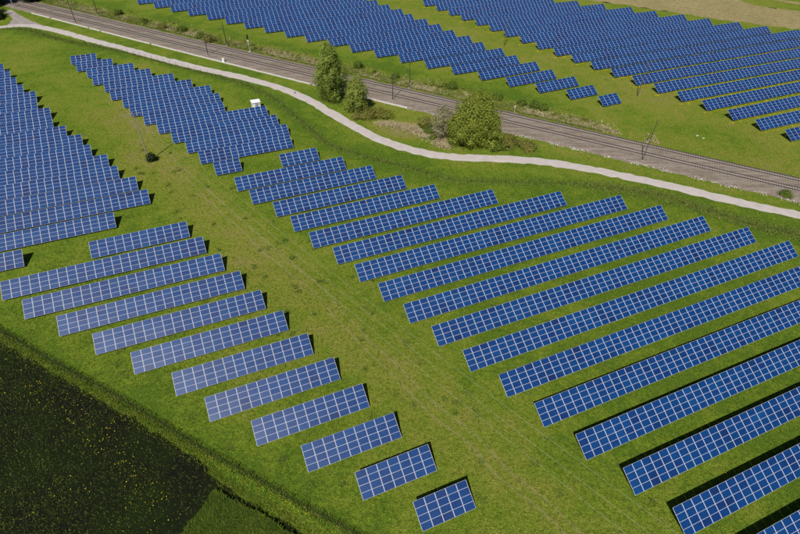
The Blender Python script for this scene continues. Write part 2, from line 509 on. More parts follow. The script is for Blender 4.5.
def setting():
    ground()
    sheet('dry_field', [(40, 292), (57, 287), (95, 277.5), (121, 266), (144, 254), (175.5, 243.5), (194, 237), (240, 222), (262, 250), (208, 264), (171.6, 277), (166, 290), (150, 330), (60, 330)],
          0.004, 'stubble', 'pale tan stubble field beyond the far right solar rows', 3.0, 0.7, 3)
    sheet('farm_track', [(178, 292), (214, 270), (262, 246), (263, 249), (216, 273.5), (180, 295)], 0.008, 'stubble', 'pale farm track crossing the green strip at top right', 2, 0.25, 4)
    sheet('ploughed_field', FIELD_EDGE + [(30, -60), (-140, -60), (-140, 92)], 0.004, 'dark_soil',
          'dark bare field with sparse weeds at the bottom left', 1.0, 0.22, 2)
    q = smooth_line(PATH, 1.5, 6)
    strip('path', q, [-1.75, -1.2, 0, 1.2, 1.75], [0.008, 0.03, 0.045, 0.03, 0.008], 'path_gravel', 'pale gravel path curving between the solar rows and the railway', 0.17)
    sheet('side_path', [(-176.5, 238.0), (-174.3, 241.1), (-167.6, 234.97), (-159.4, 228.29), (-150.0, 222.0), (-155.0, 222.0), (-164.76, 221.4), (-165.2, 224), (-166.83, 229.09), (-172.83, 235.61)],
          0.006, 'side_gravel', 'short gravel side path joining the main path at upper left', 1.0, 0.1, 8)
    xs = np.arange(-215, 240, 2.0)
    lo, hi = bed_lo(xs), bed_hi(xs)
    prof = [(-0.02, 0.005), (0.10, 0.22), (0.30, 0.26), (0.5, 0.30), (0.9, 0.32), (0.955, 0.22), (1.02, 0.005)]
    rng = np.random.default_rng(9)
    V = []
    for j, (t, z) in enumerate(prof):
        e = rng.normal(0, 0.25, len(xs)) if j in (0, len(prof) - 1) else 0
        V.append(np.column_stack([xs, lo + (hi - lo) * t + e, np.full(len(xs), z)]))
    V = np.stack(V, 1).reshape(-1, 3)
    idx = np.arange(len(V)).reshape(len(xs), len(prof))
    F = np.stack([idx[:-1, :-1], idx[1:, :-1], idx[1:, 1:], idx[:-1, 1:]], -1).reshape(-1, 4)
    tag(link('railway_bed', mesh_arrays('railway_bed', V, F, ('ballast',))), 'brownish grey ballast bed of the double track railway', None, None, 'structure')
setting()

# group, x, y, bearing of the row, panel columns, column pitch, size factor, apparent size
ROWS = [
    ('A', 4.06, 27.3, 23.9, 5, 1.67, 1.0, 12.2),
    ('A', -4.33, 31.27, 23.9, 7, 1.67, 1.0, 12.0),
    ('A', -12.72, 35.15, 23.9, 9, 1.67, 1.0, 11.8),
    ('A', -21.13, 39.06, 23.9, 11, 1.67, 1.0, 11.6),
    ('A', -29.51, 42.96, 23.9, 13, 1.67, 1.0, 11.4),
    ('A', -36.37, 47.5, 23.9, 14, 1.67, 1.0, 11.1),
    ('A', -44.86, 51.51, 23.9, 16, 1.67, 1.0, 10.9),
    ('A', -53.23, 55.38, 23.9, 18, 1.67, 1.0, 10.8),
    ('A', -61.63, 59.29, 23.9, 20, 1.67, 1.0, 10.6),
    ('A', -70.07, 63.12, 23.9, 22, 1.67, 1.0, 10.5),
    ('A', -76.98, 67.76, 23.9, 23, 1.67, 1.0, 10.2),
    ('A', -65.41, 80.39, 23.9, 12, 1.67, 1.0, 8.9),
    ('C', -31.88, 118.25, 23.9, 6, 1.7098, 1.0, 6.5),
    ('C', -40.92, 106.55, 23.9, 17, 1.6774, 1.0, 7.0),
    ('C', -35.92, 101.25, 23.9, 19, 1.6792, 1.0, 7.2),
    ('C', -29.23, 96.54, 23.9, 20, 1.6623, 1.0, 7.2),
    ('C', -24.15, 91.2, 23.9, 22, 1.6735, 1.0, 7.4),
    ('C', -19.05, 85.62, 23.9, 28, 1.6744, 1.0, 7.6),
    ('C', -13.22, 80.69, 23.9, 35, 1.6863, 1.0, 7.9),
    ('C', -8.06, 75.53, 23.9, 42, 1.6515, 1.0, 7.9),
    ('C', -2.94, 70.17, 23.9, 44, 1.6638, 1.0, 8.2),
    ('C', 2.2, 64.69, 23.9, 46, 1.6731, 1.0, 8.5),
    ('C', 7.43, 59.33, 23.9, 48, 1.6839, 1.0, 8.8),
    ('C', 12.8, 53.94, 23.9, 49, 1.6873, 1.0, 9.0),
    ('C', 18.59, 48.98, 23.9, 51, 1.67, 1.0, 9.2),
    ('C', 23.7, 43.61, 23.9, 53, 1.67, 1.0, 9.5),
    ('C', 29.14, 38.24, 23.9, 55, 1.67, 1.0, 9.8),
    ('C', 34.94, 33.05, 23.9, 57, 1.67, 1.0, 10.1),
    ('C', 40.17, 27.45, 23.9, 58, 1.67, 1.0, 10.5),
    ('C', 45.45, 22.12, 23.9, 59, 1.67, 1.0, 10.9),
    ('L', -146.79, 169.12, 23.9, 6, 1.67, 1.0, 5.7),
    ('L', -143.04, 163.15, 23.9, 7, 1.67, 1.0, 5.8),
    ('L', -139.48, 157.11, 23.9, 8, 1.67, 1.0, 5.9),
    ('L', -135.8, 151.11, 23.9, 9, 1.67, 1.0, 6.0),
    ('L', -132.23, 145.07, 23.9, 11, 1.67, 1.0, 6.1),
    ('L', -128.63, 139.03, 23.9, 11, 1.67, 1.0, 6.3),
    ('L', -125.2, 132.93, 23.9, 13, 1.67, 1.0, 6.4),
    ('L', -121.48, 126.95, 23.9, 13, 1.67, 1.0, 6.6),
    ('L', -116.67, 121.46, 23.9, 14, 1.67, 1.0, 6.7),
    ('L', -113.02, 115.45, 23.9, 16, 1.67, 1.0, 6.8),
    ('L', -109.56, 109.36, 23.9, 17, 1.67, 1.0, 7.0),
    ('L', -106.01, 103.3, 23.9, 19, 1.67, 1.0, 7.1),
    ('L', -102.56, 97.21, 23.9, 20, 1.67, 1.0, 7.3),
    ('L', -99.01, 91.15, 23.9, 22, 1.67, 1.0, 7.4),
    ('L', -95.54, 85.06, 23.9, 23, 1.67, 1.0, 7.6),
    ('L', -90.6, 79.63, 23.9, 17, 1.67, 1.0, 8.2),
    ('L', -87.24, 73.49, 23.9, 6, 1.67, 1.0, 9.5),
    ('B', -118.58, 181.44, 23.9, 5, 1.67, 1.0, 5.3),
    ('B', -113.94, 175.86, 23.9, 7, 1.67, 1.0, 5.4),
    ('B', -107.99, 170.86, 23.9, 9, 1.67, 1.0, 5.5),
    ('B', -103.47, 165.23, 23.9, 11, 1.67, 1.0, 5.6),
    ('B', -97.39, 160.29, 23.9, 13, 1.67, 1.0, 5.7),
    ('B', -92.98, 154.61, 23.9, 15, 1.67, 1.0, 5.8),
    ('B', -86.95, 149.65, 23.9, 16, 1.67, 1.0, 5.9),
    ('B', -82.43, 144.01, 23.9, 16, 1.67, 1.0, 6.0),
    ('B', -76.41, 139.05, 23.9, 14, 1.67, 1.0, 6.1),
    ('B', -70.47, 134.05, 23.9, 19, 1.67, 1.0, 6.2),
    ('B', -64.59, 129.01, 23.9, 18, 1.67, 1.0, 6.3),
    ('B', -58.89, 123.9, 23.9, 17, 1.67, 1.0, 6.5),
    ('B', -53.67, 118.58, 23.9, 15, 1.67, 1.0, 6.6),
    ('B', -48.16, 113.39, 23.9, 4, 1.67, 1.0, 6.8),
    ('D', -122.54, 251.97, 25.2, 48, 1.8541, 1.0, 4.4),
    ('D', -113.11, 247.11, 25.2, 46, 1.8502, 1.0, 4.4),
    ('D', -103.94, 242.55, 25.2, 44, 1.8483, 1.0, 4.4),
    ('D', -94.69, 237.86, 25.2, 42, 1.8458, 1.0, 4.4),
    ('D', -85.11, 233.14, 25.2, 39, 1.8829, 1.0, 4.5),
    ('D', -75.9, 228.48, 25.2, 37, 1.8827, 1.0, 4.6),
    ('D', -66.76, 223.7, 25.2, 35, 1.8855, 1.0, 4.6),
    ('D', -57.51, 219.36, 25.2, 33, 1.8891, 1.0, 4.6),
    ('D', -48.18, 214.81, 25.2, 31, 1.8451, 1.0, 4.5),
    ('D', -39.18, 210.25, 25.2, 29, 1.8641, 1.0, 4.6),
    ('D', -29.52, 205.83, 25.2, 27, 1.8367, 1.0, 4.5),
    ('D', -20.51, 200.62, 25.2, 24, 1.8961, 1.0, 4.7),
    ('D', -10.92, 196.15, 25.2, 22, 1.8971, 1.0, 4.7),
    ('D', -1.45, 191.65, 25.2, 20, 1.8174, 1.0, 4.5),
    ('D', 8.12, 186.81, 25.2, 18, 1.8498, 1.0, 4.6),
    ('D', 17.61, 182.27, 25.2, 15, 1.8585, 1.0, 4.6),
    ('D', 26.91, 177.86, 25.2, 13, 1.9045, 1.0, 4.8),
    ('D', 36.09, 172.99, 25.2, 11, 1.7829, 1.0, 4.5),
    ('D', 45.66, 168.75, 25.2, 9, 1.8267, 1.0, 4.6),
    ('D', 55.14, 164.29, 25.2, 6, 1.8635, 1.0, 4.6),
    ('D', 64.69, 159.86, 25.2, 4, 1.8954, 1.0, 4.7),
    ('E', 8.49, 260.33, 22.9, 23, 1.901, 1.0, 3.7),
    ('E', 14.26, 254.11, 22.9, 26, 1.8972, 1.0, 3.8),
    ('E', 19.66, 247.7, 22.9, 30, 1.8611, 1.0, 3.8),
    ('E', 24.87, 241.28, 22.9, 34, 1.837, 1.0, 3.8),
    ('E', 30.75, 235.17, 22.9, 37, 1.8494, 1.0, 3.8),
    ('E', 36.17, 228.51, 22.9, 41, 1.8403, 1.0, 3.9),
    ('E', 41.47, 222.03, 22.9, 43, 1.8608, 1.0, 3.9),
    ('E', 47.2, 215.39, 22.9, 46, 1.8784, 1.0, 4.0),
    ('E', 52.63, 208.95, 22.9, 49, 1.8523, 1.0, 4.0),
    ('E', 58.31, 202.49, 22.9, 52, 1.8671, 1.0, 4.1),
    ('E', 63.81, 196.15, 22.9, 55, 1.8574, 1.0, 4.1),
    ('E', 69.58, 189.92, 22.9, 58, 1.8734, 1.0, 4.2),
    ('E', 75.29, 183.7, 22.9, 61, 1.8725, 1.0, 4.3),
    ('E', 81.01, 177.35, 22.9, 60, 1.858, 1.0, 4.3),
    ('E', 86.53, 171.13, 22.9, 52, 1.8688, 1.0, 4.4),
    ('E', 92.21, 164.98, 22.9, 44, 1.8796, 1.0, 4.4),
    ('E', 97.99, 158.87, 22.9, 37, 1.8412, 1.0, 4.4),
    ('E', 103.56, 152.47, 22.9, 29, 1.8569, 1.0, 4.5),
    ('E', 109.27, 146.25, 22.9, 21, 1.8754, 1.0, 4.6),
    ('E', 115.19, 140.1, 22.9, 13, 1.8992, 1.0, 4.7),
]

# ---------------------------------------------------------------- solar rows
TILT = math.radians(28.03)
ROWH = 0.995            # pitch of the panels up the slope
LOW = 0.5               # lower edge above ground
ORD = ['first', 'second', 'third', 'fourth', 'fifth', 'sixth', 'seventh', 'eighth', 'ninth', 'tenth', 'eleventh', 'twelfth',
       'thirteenth', 'fourteenth', 'fifteenth', 'sixteenth', 'seventeenth', 'eighteenth', 'nineteenth', 'twentieth', 'twenty-first']

def panel_template(fx=0.040, fy=0.020):
    """one module, centred, top of the frame at z = 0: raised bright frame, recessed blue glass"""
    hx, hy = 0.820, 0.4925
    t, r = 0.04, 0.004
    ix, iy = hx - fx, hy - fy
    o = [(-hx, -hy), (hx, -hy), (hx, hy), (-hx, hy)]
    n = [(-ix, -iy), (ix, -iy), (ix, iy), (-ix, iy)]
    v = [(x, y, 0) for x, y in o] + [(x, y, 0) for x, y in n] + [(x, y, -r) for x, y in n] + [(x, y, -t) for x, y in o]
    f, mi = [], []
    for k in range(4):
        j = (k + 1) % 4
        f += [(k, j, 4 + j, 4 + k), (4 + k, 4 + j, 8 + j, 8 + k), (12 + k, 12 + j, j, k)]
        mi += [0, 0, 0]
    f += [(8, 9, 10, 11), (15, 14, 13, 12)]
    mi += [1, 0]
    return np.array(v, float), np.array(f), np.array(mi)

PV, PF, PM = panel_template()
PV_FAR = panel_template(0.030, 0.014)[0]
PANEL = mesh_arrays('solar_panel', PV, PF, ('aluminium', 'panel_glass'), PM)
POST_F = MB().box((0, 0, -0.5), (0.09, 0.09, 1.0)).mesh('post', 'galvanised')
RAFTER = MB().box((0, 0, 0), (0.07, 3.7, 0.10)).mesh('rafter', 'galvanised')
PURLIN = MB().box((0.5, 0, 0), (1.0, 0.06, 0.06)).mesh('purlin', 'galvanised')

BLOCKS = {
 'A': ('from the bottom, in the group beside the dark field', 'short rows beside the dark field', 1, 12),
 'C': ('from the top in the large central group', 'rows of the large central group', 0, 18),
 'L': ('from the back, dense group on the left edge', 'rows of the dense left edge group', 0, 17),
 'B': ('from the back, stepped group near the white hut', 'rows of the stepped group near the hut', 0, 14),
 'D': ('from the back, group just across the railway', 'rows just across the railway', 0, 21),
 'E': ('from the back, far right group beyond the railway', 'rows of the far right group', 0, 20),
}

def solar_row(block, k, x, y, azd, n, pitch, sc):
    tail, grp, _, tot = BLOCKS[block]
    size = 'short' if n <= 9 else ('long' if n >= 34 else 'midlength')
    root = thing('solar_panel_row', (x, y, 0), '%s solar row, %s %s' % (size, ORD[k], tail), 'solar panels', grp, math.radians(azd))
    ct, st = math.cos(TILT), math.sin(TILT)
    rh = ROWH * sc
    low = LOW
    L = n * pitch
    up = Vector((0, ct, st)); nrm = Vector((0, -st, ct))
    psc = pitch / 1.67
    near = block in 'ACLB'
    if near:
        for c in range(n):
            for r in range(4):
                d = (r + 0.5) * rh
                o = bpy.data.objects.new('solar_panel', PANEL)
                o.parent = root
                o.location = ((c + 0.5) * pitch, d * ct, low + d * st)
                o.rotation_euler = (TILT + random.gauss(0, 0.007), random.gauss(0, 0.006), 0)
                if pitch < 1.655:
                    o.scale = (pitch / 1.66, 1, 1)
                COL.objects.link(o)
    else:
        cc, rr = np.meshgrid(np.arange(n), np.arange(4), indexing='ij')
        d = (rr.ravel() + 0.5) * rh
        ctr = np.column_stack([(cc.ravel() + 0.5) * pitch, d * ct, low + d * st])
        T = PV_FAR * np.array([psc, sc, 1.0])
        T = np.column_stack([T[:, 0], T[:, 1] * ct - T[:, 2] * st, T[:, 1] * st + T[:, 2] * ct])
        V = (ctr[:, None, :] + T[None]).reshape(-1, 3)
        F = (PF[None] + (np.arange(n * 4) * len(PV))[:, None, None]).reshape(-1, 4)
        o = link('solar_panels', mesh_arrays('solar_panels', V, F, ('aluminium', 'panel_glass'), np.tile(PM, n * 4)), root)
        o['kind'] = 'stuff'
    # substructure
    bays = max(1, int(round(n / 4)))
    xs = [1.0 + (L - 2.0) * i / bays for i in range(bays + 1)]
    def under(d, off): return up * d + nrm * off + Vector((0, 0, low))
    pd = [0.6 * sc, 2.0 * sc, 3.4 * sc]
    if near:
        for d in pd:
            o = link('purlin', PURLIN, root); q = under(d, -0.075)
            o.location = (0.02, q.y, q.z); o.scale = (L - 0.04, 1, 1); o.rotation_euler = (TILT, 0, 0)
        for xx in xs:
            q = under(2.0, -0.16)
            o = link('rafter', RAFTER, root); o.location = (xx, q.y, q.z); o.rotation_euler = (TILT, 0, 0)
            for d in (0.9, 3.2):
                q = under(d, -0.19)
                o = link('post', POST_F, root); o.location = (xx, q.y, q.z); o.scale = (1, 1, q.z)
    else:
        mb = MB()
        R = Matrix.Rotation(TILT, 3, 'X')
        for d in pd:
            q = under(d, -0.075); mb.box((L / 2, q.y, q.z), (L - 0.04, 0.06, 0.06), 0, R)
        for xx in xs:
            q = under(2.0 * sc, -0.16); mb.box((xx, q.y, q.z), (0.07, 3.7 * sc, 0.10), 0, R)
            for d in (0.9 * sc, 3.2 * sc):
                q = under(d, -0.19); mb.box((xx, q.y, q.z / 2), (0.09, 0.09, q.z))
        mb.obj('support_frame', 'galvanised', root)
    return root

count = {}
for (blk, x, y, azd, n, pitch, sc, _w) in ROWS:
    k = count.get(blk, 0)
    count[blk] = k + 1
    solar_row(blk, k, x, y, azd, n, pitch, sc)

# ---------------------------------------------------------------- railway
def railway():
    for fn, label in ((near_y, 'railway track nearer the gravel path'), (far_y, 'railway track nearer the far solar rows')):
        zt = 0.30 if fn is near_y else 0.32
        xs = np.arange(-205, 230, 2.5)
        c = np.stack([xs, fn(xs)], 1)
        nn = normals2(c)
        root = thing('railway_track', (0, float(fn(0.0)), 0), label, 'railway', 'railway tracks')
        off = np.array([0, fn(0.0)])
        for s in (-1, 1):
            mb = MB()
            e = c + nn * (0.7535 * s) - off
            prof = [(-0.10, 0.0), (0.10, 0.0), (0.045, 0.17), (-0.045, 0.17)]
            V = []
            for q, n_ in zip(e, nn):
                V += [(q[0] + n_[0] * a, q[1] + n_[1] * a, zt + 0.055 + h) for a, h in prof]
            F = []
            for i in range(len(e) - 1):
                for k in range(4):
                    j = (k + 1) % 4
                    F.append((4 * i + k, 4 * i + j, 4 * i + 4 + j, 4 * i + 4 + k))
            mb.add(V, F)
            mb.obj('rail', 'rail_steel', root)
        # sleepers
        q = resample(np.stack([np.arange(-205, 228, 1.0), fn(np.arange(-205, 228, 1.0))], 1), 0.62)
        nn2 = normals2(q)
        t = np.stack([nn2[:, 1], -nn2[:, 0]], 1)
        q = q - off
        rng = np.random.default_rng(3)
        V, F = [], []
        bx = np.array([(a, b, c_) for c_ in (0, 1) for b in (-1, 1) for a in (-1, 1)], float)
        bf = np.array([(0, 2, 3, 1), (4, 5, 7, 6), (0, 1, 5, 4), (1, 3, 7, 5), (3, 2, 6, 7), (2, 0, 4, 6)])
        for i, (p_, n_, t_) in enumerate(zip(q, nn2, t)):
            h = rng.uniform(0.015, 0.05)
            for a, b, c_ in bx:
                w = p_ + t_ * a * 0.13 + n_ * b * 1.25
                V.append((w[0], w[1], zt - 0.1 + c_ * (0.1 + h)))
            F.append(bf + 8 * i)
        o = link('sleepers', mesh_arrays('sleepers', V, np.concatenate(F), ('concrete',)), root)
        o['kind'] = 'stuff'
    # concrete cable trough with lids along the near edge of the bed
    root = thing('cable_trough', (-80, float(bed_lo(-80.0)), 0), 'white concrete cable trough along the near edge of the railway', 'cable trough')
    q = resample(np.stack([np.arange(-163, 2, 1.0), bed_lo(np.arange(-163, 2, 1.0)) - 0.15], 1), 1.0)
    nn = normals2(q)
    V, F = [], []
    off = np.array([-80, bed_lo(-80.0)])
    rng = np.random.default_rng(12)
    keep = 0
    for i in range(len(q) - 1):
        if rng.random() < 0.03:
            continue
        a, b = q[i] - off, q[i + 1] - off
        a, b = a + (b - a) * 0.03, b - (b - a) * 0.03
        w, h = 0.27, 0.26 + rng.uniform(-0.02, 0.02)
        sh = nn[i] * rng.normal(0, 0.03)
        for z in (0.0, h):
            for p_, s in ((a, -1), (b, -1), (b, 1), (a, 1)):
                e = p_ + nn[i] * w * s + sh
                V.append((e[0], e[1], z))
        k = keep * 8
        F += [(k + 4, k + 5, k + 6, k + 7), (k, k + 1, k + 5, k + 4), (k + 1, k + 2, k + 6, k + 5), (k + 2, k + 3, k + 7, k + 6), (k + 3, k, k + 4, k + 7)]
        keep += 1
    o = link('lids', mesh_arrays('lids', V, F, ('concrete_white',)), root)
    o['kind'] = 'stuff'

def mast(x, y, h, label, reach, back=False):
    ang = math.radians(-25.3)
    root = thing('catenary_mast', (x, y, 0.0), label, 'mast', 'catenary masts along the railway', ang)
    mb = MB()
    # slim H-section that tapers
    for (sx, sy, ox) in ((0.15, 0.025, 0.08), (0.15, 0.025, -0.08), (0.025, 0.16, 0)):
        b = [(-sx / 2, -sy / 2 + ox), (sx / 2, -sy / 2 + ox), (sx / 2, sy / 2 + ox), (-sx / 2, sy / 2 + ox)]
        vs = [(p_[0] * 1.25, p_[1] * 1.25, 0.1) for p_ in b] + [(p_[0] * 0.85, p_[1] * 0.85, h) for p_ in b]
        mb.add(vs, [(0, 1, 2, 3), (7, 6, 5, 4), (0, 4, 5, 1), (1, 5, 6, 2), (2, 6, 7, 3), (3, 7, 4, 0)])
    mb.obj('pole', 'mast_steel', root)
    MB().box((0, 0, 0.2), (0.7, 0.7, 0.4)).obj('footing', 'concrete', root)
    s = -1 if back else 1
    za = min(h - 1.2, 7.2)
    arm = MB().tube([(0, 0, za), (0, s * reach, za + 0.2)], 0.035, 6).obj('bracket_arm', 'mast_steel', root)
    MB().tube([(0, 0, za - 1.5), (0, s * reach * 0.9, za + 0.1)], 0.03, 6).obj('brace', 'mast_steel', arm)
    MB().tube([(0, s * 0.25, za), (0, s * 0.45, za), (0, s * 0.6, za)], [0.05, 0.09, 0.05], 8).obj('insulator', 'grey_paint', arm)
    MB().tube([(0, s * reach * 0.55, za - 0.62), (0, s * reach, za - 0.75)], 0.025, 6).obj('registration_arm', 'mast_steel', arm)

railway()
mast(-138.4, 225.8, 9.1, 'dark catenary mast, farthest left on the near side of the railway', 3.2)
mast(-134.1, 236.9, 9.0, 'dark catenary mast, farthest left on the far side of the railway', 3.0, True)
mast(-73.8, 194.2, 8.9, 'dark catenary mast by the white cabinet on the near side', 3.2)
mast(-69.7, 204.8, 8.9, 'dark catenary mast left of the signal on the far side', 3.0, True)
mast(-3.9, 160.9, 8.8, 'dark catenary mast between the small tree and the willow', 3.2)
mast(1.5, 170.5, 9.1, 'dark catenary mast standing below the corner of a far solar row', 3.0, True)
mast(66.6, 127.0, 12.5, 'tall catenary mast at the right where the path runs close', 3.2)
mast(71.7, 138.0, 3.4, 'short dark trackside post on the far side at the right', 0.8, True)

# railway signal
root = thing('railway_signal', (-59.4, 199.3, 0), 'railway signal with dark head on pale post beside the far track', 'signal', None, math.radians(-25))
MB().tube([(0, 0, 0), (0, 0, 5.2)], 0.09, 8).obj('post', 'galvanised', root)
MB().box((0, 0, 0.2), (0.6, 0.6, 0.4)).obj('footing', 'concrete_white', root)
hd = MB().box((0, -0.12, 5.6), (0.75, 0.12, 1.7)).obj('signal_head', 'black_paint', root)
for z_ in (5.1, 5.6, 6.1):
    MB().tube([(0, -0.18, z_), (0, -0.36, z_)], 0.11, 8).obj('lens_hood', 'black_paint', hd)
MB().box((0, -0.1, 4.2), (0.45, 0.06, 0.5)).obj('number_plate', 'white_paint', root)
MB().box((-0.05, 0, 2.9), (0.5, 0.4, 0.6)).obj('control_box', 'galvanised', root)
ld = MB()
for s in (-0.16, 0.16):
    ld.tube([(s, 0.25, 0.1), (s, 0.2, 5.3)], 0.025, 5)
for z_ in np.arange(0.5, 5.2, 0.35):
    ld.tube([(-0.16, 0.25, z_), (0.16, 0.25, z_)], 0.02, 5)
ld.obj('ladder', 'galvanised', root)

# trackside cabinet
root = thing('trackside_cabinet', (-66.5, 188.7, 0), 'small white cabinet standing on the cable trough', 'cabinet', None, math.radians(-25))
MB().box((0, 0, 0.72), (0.8, 0.55, 1.3)).obj('body', 'white_paint', root)
MB().box((0, 0, 1.42), (0.92, 0.66, 0.10)).obj('roof', 'white_paint', root)
MB().box((0, -0.288, 0.72), (0.62, 0.02, 1.1)).obj('door', 'white_paint', root)
MB().box((0, 0, 0.05), (0.9, 0.65, 0.12)).obj('plinth', 'concrete', root)

# trackside marker post
root = thing('marker_post', (34.9, 154.4, 0), 'white marker post right of the willow beside the far track', 'post', None, math.radians(-25))
MB().tube([(0, 0, 0), (0, 0, 2.2)], 0.07, 8).obj('post', 'concrete_white', root)
MB().box((0, -0.09, 2.2), (0.28, 0.04, 0.9)).obj('sign_plate', 'concrete_white', root)
root = thing('marker_post', (110.2, 118.6, 0), 'white post at the right edge beyond the far track', 'post', None, math.radians(-25))
MB().tube([(0, 0, 0), (0.1, 0, 1.6)], 0.06, 8).obj('post', 'concrete_white', root)
MB().box((0.1, -0.08, 1.45), (0.4, 0.03, 0.45)).obj('sign_plate', 'white_paint', root)

# bollard on the path
root = thing('bollard', (-36.4, 164.3, 0.03), 'small dark bollard in the middle of the gravel path', 'bollard')
MB().tube([(0, 0, 0), (0, 0, 0.72), (0, 0, 0.78)], [0.13, 0.12, 0.06], 10).obj('post', 'black_paint', root)
MB().tube([(0, 0, 0.55), (0, 0, 0.65)], 0.135, 10).obj('band', 'grey_paint', root)

# transformer hut
def hut():
    root = thing('transformer_hut', (-46.6, 152.9, 0), 'small white flat roofed hut behind the stepped solar rows', 'hut', None, math.radians(23.9))
    w, d, h = 2.5, 2.0, 2.25
    wall = MB()
    wall.box((0, 0, h / 2), (w, d, h))
    wall = wall.obj('wall', 'white_paint', root)
    MB().box((0, 0, h + 0.09), (w + 0.3, d + 0.3, 0.18)).obj('roof', 'white_paint', root)
    MB().box((0, 0, 0.1), (w + 0.2, d + 0.2, 0.2)).obj('plinth', 'concrete', root)
    dr = MB().box((0.1, -d / 2 - 0.015, 1.15), (0.9, 0.05, 1.8)).obj('door', 'grey_paint', root)
    for z_ in np.arange(1.4, 1.95, 0.1):
        MB().box((0.1, -d / 2 - 0.05, z_), (0.8, 0.03, 0.05)).obj('louvre', 'galvanised', dr)
    MB().box((0.5, -d / 2 - 0.07, 1.2), (0.05, 0.06, 0.16)).obj('handle', 'black_paint', dr)
    MB().box((0.9, -d / 2 - 0.012, 1.7), (0.4, 0.04, 0.4)).obj('vent', 'galvanised', root)
hut()

# overhead line
POLE = Vector((-68.2, 120.3, 0))
root = thing('power_pole', tuple(POLE), 'tall pale power pole with crossarm standing in a dark bush', 'power pole')
MB().tube([(0, 0, 0), (0, 0, 7), (0, 0, 14.0)], [0.17, 0.14, 0.11], 10).obj('pole', 'wood_pole', root)
ca = MB()
ARM = [(-1.9, -0.5), (-0.25, 0.05), (1.25, 0.65)]
ca.tube([(-2.0, -0.55, 13.5), (1.4, 0.72, 13.5)], 0.07, 6)
ca = ca.obj('crossarm', 'wood_pole', root)
for a in ARM:
    MB().tube([(a[0], a[1], 13.5), (a[0], a[1], 13.62), (a[0], a[1], 13.8)], [0.05, 0.09, 0.05], 8).obj('insulator', 'grey_paint', ca)
ENDS = [(73.0, -19.3), (74.0, -17.1), (75.0, -14.4)]
for a, e, lab in zip(ARM, ENDS, ('overhead power wire, leftmost of three crossing the grass lane', 'overhead power wire, middle of three crossing the grass lane', 'overhead power wire, rightmost of three crossing the grass lane')):
    p0 = Vector((POLE.x + a[0], POLE.y + a[1], 13.8)); p1 = Vector((e[0], e[1], 13.8))
    pts = [p0.lerp(p1, t) - Vector((0, 0, 4.9 * 4 * t * (1 - t))) for t in [i / 60 for i in range(61)]]
    o = MB().tube(pts, 0.009, 5).obj('power_wire', 'wire')
    tag(o, lab, 'wire', 'power wires over the lane')
root = thing('power_pole', (74.0, -17.0, 0), 'power pole carrying the three wires at their near end', 'power pole')
MB().tube([(0, 0, 0), (0, 0, 14.0)], [0.22, 0.15], 10).obj('pole', 'wood_pole', root)
MB().tube([(-1.1, -2.5, 13.7), (1.1, 2.7, 13.7)], 0.07, 6).obj('crossarm', 'wood_pole', root)

for (x, y, h, lab) in ((78.9, 169.5, 11.0, 'thin wooden pole in front of the far right solar rows'), (39.2, 212.9, 10.2, 'thin wooden pole in the lane between the two far groups')):
    root = thing('wooden_pole', (x, y, 0), lab, 'pole', 'wooden poles in the far lane')
    MB().tube([(0, 0, 0), (0, 0, h)], [0.15, 0.10], 8).obj('pole', 'dark_wood', root)
    MB().tube([(-0.7, 0, h - 0.3), (0.7, 0, h - 0.3)], 0.05, 6).obj('crossarm', 'dark_wood', root)
    MB().tube([(0, 0, h), (0, 0, h + 0.2)], 0.06, 8).obj('insulator', 'grey_paint', root)

# galvanised sign post by the side path
root = thing('sign_post', (-174.2, 243.2, 0), 'pale galvanised post at the end of the side path', 'post')
MB().tube([(0, 0, 0), (0, 0, 4.2)], 0.12, 8).obj('post', 'galvanised', root)
MB().box((0, -0.14, 3.8), (0.8, 0.04, 0.8)).obj('plate', 'galvanised', root)

def boulder(x, y, r, seed, label, mat='lime_stone', flat=0.6, grp=None):
    rng = np.random.default_rng(seed)
    n, mrows = 10, 6
    V = [(0, 0, r * flat)]
    for i in range(1, mrows):
        ph = math.pi * 0.62 * i / (mrows - 1)
        for k in range(n):
            th = 2 * math.pi * k / n
            q = r * rng.uniform(0.78, 1.15)
            V.append((q * math.sin(ph) * math.cos(th) * 1.25, q * math.sin(ph) * math.sin(th), max(-0.05, q * math.cos(ph) * flat)))
    F = [(0, 1 + k, 1 + (k + 1) % n) for k in range(n)]
    for i in range(mrows - 2):
        for k in range(n):
            a, b = 1 + i * n + k, 1 + i * n + (k + 1) % n
            F.append((a, a + n, b + n, b))
    o = MB().add(V, F).obj('boulder', mat)
    o.location = (x, y, 0)
    tag(o, label, 'boulder', grp)
boulder(88.4, 142.7, 0.28, 4, 'rounder pale boulder lying in the grass at the right', grp='two pale boulders')
boulder(89.7, 141.3, 0.30, 5, 'flatter pale boulder lying in the grass at the right', flat=0.4, grp='two pale boulders')

